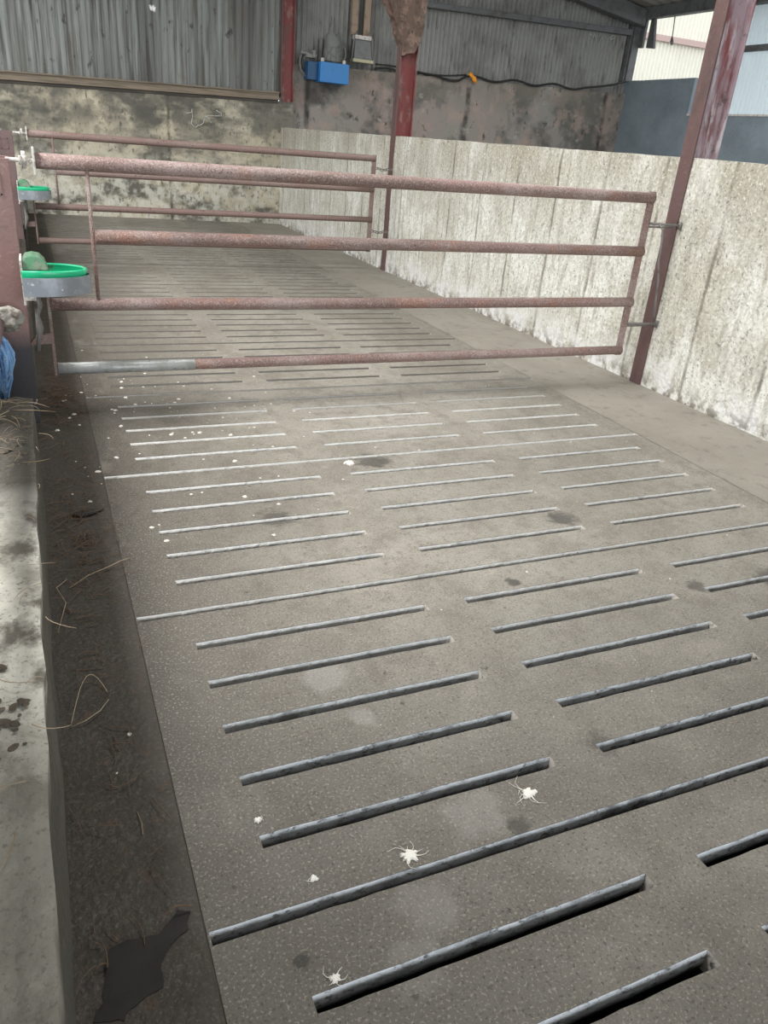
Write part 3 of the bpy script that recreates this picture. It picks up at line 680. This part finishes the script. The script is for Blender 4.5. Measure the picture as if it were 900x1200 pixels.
# ------------------------------------------------------------------ droppings, straw and muck
def splat(r, rays, seed, h=.006):
    rr = random.Random(seed); bm = bmesh.new(); n = 26
    edge = [r*(.65 + .7*rr.random()) for _ in range(n)]
    rings = []
    for f, z in ((1, 0), (.85, h*.7), (.45, h)):
        rings.append([bm.verts.new((edge[k]*f*math.cos(2*math.pi*k/n), edge[k]*f*.8*math.sin(2*math.pi*k/n), z)) for k in range(n)])
    for a, b in zip(rings, rings[1:]):
        for k in range(n): bm.faces.new((a[k], a[(k+1) % n], b[(k+1) % n], b[k]))
    bm.faces.new(rings[-1]); bm.faces.new(rings[0][::-1])
    for i in range(rays):
        a = rr.uniform(0, 2*math.pi); L = r*rr.uniform(1.1, 2.0 + 1.6*rr.random()); c = rr.uniform(-1.0, 1.0)
        pts = [(math.cos(a + c*u*u)*(r*.7 + (L-r*.7)*u), math.sin(a + c*u*u)*(r*.7+(L-r*.7)*u)*.9, .0025) for u in (0, .33, .66, 1)]
        tube(bm, pts, [.0012, .0007, .0005, .0003], 5)
    return bm
for x, y, r, rays, sd, lab in (
        (.635, 1.041, .020, 9, 1, 'larger white splat with thin rays on the floor beside the long joint'),
        (1.002, 1.111, .019, 9, 2, 'white splat with thin rays just right of the end of a slot'),
        (.382, .835, .011, 5, 3, 'small white splat on the lip of the nearest slot'),
        (.412, 1.057, .009, 2, 4, 'small white speck with a tail left of the large ray splat'),
        (.337, 1.248, .009, 2, 5, 'small white speck near the left end of a slot')):
    tag(obj('bird_dropping', splat(r, rays, sd), m_drop, loc=(x, y, .0005)), lab, 'dropping', 'white droppings on the slatted floor')
# pale lump at a slot end further up
tag(obj('bird_dropping', splat(.026, 0, 9, .012), m_drop, loc=(1.318, 3.24, .0005)), 'pale lump at the left end of a middle slot beside a dark stain', 'dropping', 'white droppings on the slatted floor')
bm = bmesh.new()
def blob(bm, x, y, r, z=0, h=.3):
    n = 7; e = [r*rnd.uniform(.6, 1.2) for _ in range(n)]
    a = [bm.verts.new((x+e[k]*math.cos(2*math.pi*k/n), y+e[k]*math.sin(2*math.pi*k/n), z)) for k in range(n)]
    b = [bm.verts.new((x+.6*e[k]*math.cos(2*math.pi*k/n), y+.6*e[k]*math.sin(2*math.pi*k/n), z+r*h)) for k in range(n)]
    for k in range(n): bm.faces.new((a[k], a[(k+1) % n], b[(k+1) % n], b[k]))
    bm.faces.new(b)
def in_slot(x, y):
    k = round((y-Y0)/P); return abs(y-(Y0+k*P)) < .026
cnt = 0
while cnt < 150:
    x = rnd.gauss(.55, .38); y = rnd.gauss(4.0, .65)
    if cnt > 100: x, y = rnd.uniform(0, 3.1), rnd.uniform(.7, 6)
    if not (.0 < x < 3.15 and .7 < y < 7) or in_slot(x, y): continue
    blob(bm, x, y, rnd.choice((.004, .005, .007, .010, .014))*(.5 if cnt > 100 else 1)); cnt += 1
tag(obj('scattered_specks', bm, m_speck), 'scattered pale specks on the floor in front of the near gate', 'specks', kind='stuff')
# straw
def strand(bm, x, y, z, L, r, ang, curl, lift=.0):
    pts = []; a = ang
    for k in range(6):
        pts.append((x, y, z + lift*math.sin(math.pi*k/5))); x += math.cos(a)*L/5; y += math.sin(a)*L/5; a += curl/5
    tube(bm, pts, [r, r, r, r*.9, r*.8, r*.5], 5)
bm = bmesh.new()
for i in range(520):
    y = rnd.choice((rnd.gauss(4.5, .3), rnd.gauss(2.75, .22), rnd.uniform(.9, 4.9), rnd.gauss(4.6, .3)))
    x = rnd.uniform(-.06, .02) + abs(rnd.gauss(0, .09))
    if x > .3 or y < .6: continue
    strand(bm, x, y, .003+rnd.uniform(0, .010), rnd.uniform(.02, .11), rnd.uniform(.0007, .0014), rnd.uniform(0, 6.28), rnd.uniform(-1.5, 1.5), rnd.uniform(0, .012))
tag(obj('straw_litter', bm, m_straw_d), 'dark bits of old straw along the foot of the low left wall', 'straw', kind='stuff')
bm = bmesh.new()
for i in range(34):
    strand(bm, rnd.uniform(-.2, -.06), rnd.choice((rnd.gauss(3.0, .22), rnd.uniform(.9, 3.3))), .382, rnd.uniform(.03, .10), rnd.uniform(.0006, .0011), rnd.uniform(0, 6.28), rnd.uniform(-1.6, 1.6), rnd.uniform(.0, .012))
for i in range(9):
    strand(bm, rnd.uniform(-.21, -.14), rnd.uniform(3.05, 3.3), rnd.uniform(.38, .42), rnd.uniform(.08, .20), .0013, rnd.uniform(-2.6, -.6), rnd.uniform(-1, 1), rnd.uniform(.0, .015))
tag(obj('straw_wisps', bm, m_straw), 'pale straw wisps lying on top of the low left wall', 'straw', kind='stuff')
def stalk(pts, r, label, z=.004):
    bm = bmesh.new(); tube(bm, [(x, y, z + zz) for x, y, zz in pts], r, 6)
    tag(obj('straw_stalk', bm, m_straw), label, 'straw stalk', 'loose straw stalks on the left strip')
stalk([(-.014, 2.402, 0), (.05, 2.45, .012), (.127, 2.499, .010), (.165, 2.53, .008), (.198, 2.556, .0)], .0016, 'longest bent straw stalk on the dark left floor strip')
arc = [(-.045+.10*u, 1.71+.16*math.sin(2.6*u)+.02*u, .02*math.sin(3.1*u)) for u in [k/10 for k in range(11)]]
stalk(arc, .0012, 'curled straw loop beside the foot of the low left wall')
stalk([(-.045, 1.70, 0), (-.01, 1.70, .01), (.03, 1.73, .01), (.055, 1.78, 0)], .0012, 'straight straw stalk crossing the curled loop')
stalk([(.08, 1.36, 0), (.085, 1.32, .006), (.084, 1.29, .0)], .0011, 'short upright looking straw stalk further down the dark strip')
stalk([(-.06, 2.15, 0), (-.03, 2.28, .02), (-.055, 2.38, .02), (-.02, 2.46, .0)], .0012, 'zigzag straw stalk close against the low left wall')
# dark feather
bm = bmesh.new(); pts = [(0, 0, .004), (.035, -.012, .008), (.075, -.005, .010), (.125, .03, .006)]
tube(bm, pts, [.004, .011, .010, .002], 8)
tag(obj('feather', bm, m_stick, loc=(.02, 2.955, 0)), 'dark curled feather on the left floor strip', 'feather')
# wet patch
bm = bmesh.new(); n = 40
shape = [(.01, -.09), (.055, -.08), (.06, -.03), (.085, .0), (.12, .02), (.128, .06), (.105, .072), (.085, .045), (.06, .03), (.01, .035), (-.03, .03), (-.045, -.01), (-.05, -.07), (-.07, -.10), (-.02, -.115)]
fine = []
for i in range(len(shape)):
    a, b = Vector(shape[i]), Vector(shape[(i+1) % len(shape)])
    for u in (0, .25, .5, .75):
        p = a.lerp(b, u); w = noise.noise_vector(Vector((p.x*40, p.y*40, 0)))*.006; fine.append((p.x+w.x, p.y+w.y))
va = [bm.verts.new((x, y, 0)) for x, y in fine]; vb = [bm.verts.new((x, y, .0016)) for x, y in fine]
bm.faces.new(va[::-1]); bm.faces.new(vb)
for i in range(len(va)): bm.faces.new((va[i], va[(i+1) % len(va)], vb[(i+1) % len(va)], vb[i]))
tag(obj('puddle', bm, m_wet, loc=(.02, 1.01, .0002)), 'small dark wet patch on the left floor strip near the camera', 'puddle')
# muck on the low wall
bm = bmesh.new()
for i in range(60):
    y = rnd.choice((rnd.gauss(3.0, .25), rnd.gauss(1.36, .07))); y = min(y, 3.3); x = rnd.uniform(-.24, -.10)
    s = rnd.uniform(.004, .016) if y > 2 else rnd.uniform(.003, .010)
    mtx = Matrix.Translation((x, y, .372)) @ Matrix.Rotation(rnd.uniform(0, 6), 4, 'Z') @ Matrix.Diagonal((s*1.5, s, s*.3, 1))
    g = bmesh.ops.create_icosphere(bm, subdivisions=2, radius=1, matrix=mtx)
    for v in g['verts']: v.co += noise.noise_vector(v.co*60)*s*.3
tag(obj('dried_muck', bm, m_muck), 'crumbs of dried muck on top of the low left wall', 'muck', kind='stuff')

def scrawl(name, wall, y, strokes, r, m):
    bm = bmesh.new()
    for st in strokes:
        pts = []
        for (xa, za), (xb, zb) in zip(st, st[1:]):
            for u in (0, .33, .66):
                p = Vector((xa+(xb-xa)*u, y, za+(zb-za)*u)); w = noise.noise_vector(p*23)*.010; pts.append((p.x+w.x, y, p.z+w.z))
        pts.append((st[-1][0], y, st[-1][1])); tube(bm, pts, r, 5)
    o = obj(name, bm, m, bpy.data.objects[wall]); return o
m_chalk = mat('faded_chalk', (.48, .49, .46), [dict(s=20, lo=.48, hi=.6, c=(.3, .31, .30))], rough=.95)
scrawl('chalk_scrawl', 'wall_gable_sheeting', YG+.072, [
    [(9.987, 3.492), (9.987, 3.583), (10.066, 3.531), (10.072, 3.593), (10.15, 3.503)], [(10.228, 3.504), (10.32, 3.579), (10.383, 3.525)],
    [(10.441, 3.544), (10.452, 3.589), (10.565, 3.61), (10.587, 3.59), (10.465, 3.538)]], .008, m_chalk)
scrawl('pale_outline', 'wall_back', YB-.017, [
    [(2.504, 1.659), (2.511, 1.539), (2.483, 1.456), (2.549, 1.4), (2.671, 1.465), (2.711, 1.556), (2.688, 1.574), (2.825, 1.59), (2.965, 1.595), (2.97, 1.632), (2.887, 1.677)],
    [(2.421, 1.596), (2.498, 1.605)], [(2.711, 1.57), (2.763, 1.554), (2.808, 1.489)]], .007, m_chalk)

# ------------------------------------------------------------------ light and camera
w = bpy.data.worlds.new('overcast'); S.world = w; w.use_nodes = True
nt = w.node_tree; nt.nodes.clear()
o = nt.nodes.new('ShaderNodeOutputWorld'); b = nt.nodes.new('ShaderNodeBackground'); nt.links.new(b.outputs[0], o.inputs[0])
b.inputs[0].default_value = (.93, .97, 1.0, 1); b.inputs[1].default_value = 0.55

# daylight through the rooflights over the feed passage, with two more added over pen and next bay for brightness: pale sheets in the roof, a lamp the size of each
for i, (xc, yc, sx, sy, pw) in enumerate(((-4.2, 3.4, 2.6, 3.0, 1.9), (2.4, 4.0, 1.4, 1.8, .85), (-4.4, 9.8, 2.6, 2.6, .9), (7.2, 8.0, 1.6, 3.0, .7))):
    la = bpy.data.lights.new('rooflight_daylight', 'AREA'); la.shape = 'RECTANGLE'; la.size = sx; la.size_y = sy
    la.energy = ROOF*pw*sx*sy; la.color = (1.0, .985, .95)
    lo = bpy.data.objects.new('rooflight_daylight', la); C.objects.link(lo); lo.location = (xc, yc, roofz(xc)+.04); lo.rotation_euler = (0, math.atan(.135), 0)
    bm = bmesh.new(); hexa(bm, [(xc-sx/2, yc-sy/2, roofz(xc-sx/2)+.06), (xc+sx/2, yc-sy/2, roofz(xc+sx/2)+.06), (xc+sx/2, yc+sy/2, roofz(xc+sx/2)+.06), (xc-sx/2, yc+sy/2, roofz(xc-sx/2)+.06),
                                (xc-sx/2, yc-sy/2, roofz(xc-sx/2)+.075), (xc+sx/2, yc-sy/2, roofz(xc+sx/2)+.075), (xc+sx/2, yc+sy/2, roofz(xc+sx/2)+.075), (xc-sx/2, yc+sy/2, roofz(xc-sx/2)+.075)])
    struct(obj('window_%d' % (i+1), bm, m_trans))

la = bpy.data.lights.new('doorway_daylight', 'AREA'); la.shape = 'RECTANGLE'; la.size = 6.5; la.size_y = 3.0; la.energy = DOOR; la.color = (.93, .97, 1.0)
lo = bpy.data.objects.new('doorway_daylight', la); C.objects.link(lo); lo.location = (.5, -8.6, 2.0); lo.rotation_euler = (math.radians(90), 0, 0)
cam = bpy.data.cameras.new('camera'); co = bpy.data.objects.new('camera', cam); C.objects.link(co)
cam.sensor_fit = 'HORIZONTAL'; cam.sensor_width = 36; cam.lens = 36*889.48/900; cam.clip_start = .05
pitch, roll, yaw = .4528028, .0905959, .4420217
fwd = Vector((math.sin(yaw)*math.cos(pitch), math.cos(yaw)*math.cos(pitch), -math.sin(pitch)))
rt = Vector((math.cos(yaw), -math.sin(yaw), 0)); up = rt.cross(fwd)
r2 = math.cos(roll)*rt + math.sin(roll)*up; u2 = -math.sin(roll)*rt + math.cos(roll)*up
M = Matrix((r2, u2, -fwd)).transposed().to_4x4(); M.translation = (0, 0, 1.45)
co.matrix_world = M
S.camera = co
S.view_settings.view_transform = 'Standard'; S.view_settings.look = 'None'; S.view_settings.gamma = 1
S.view_settings.exposure = 1.88
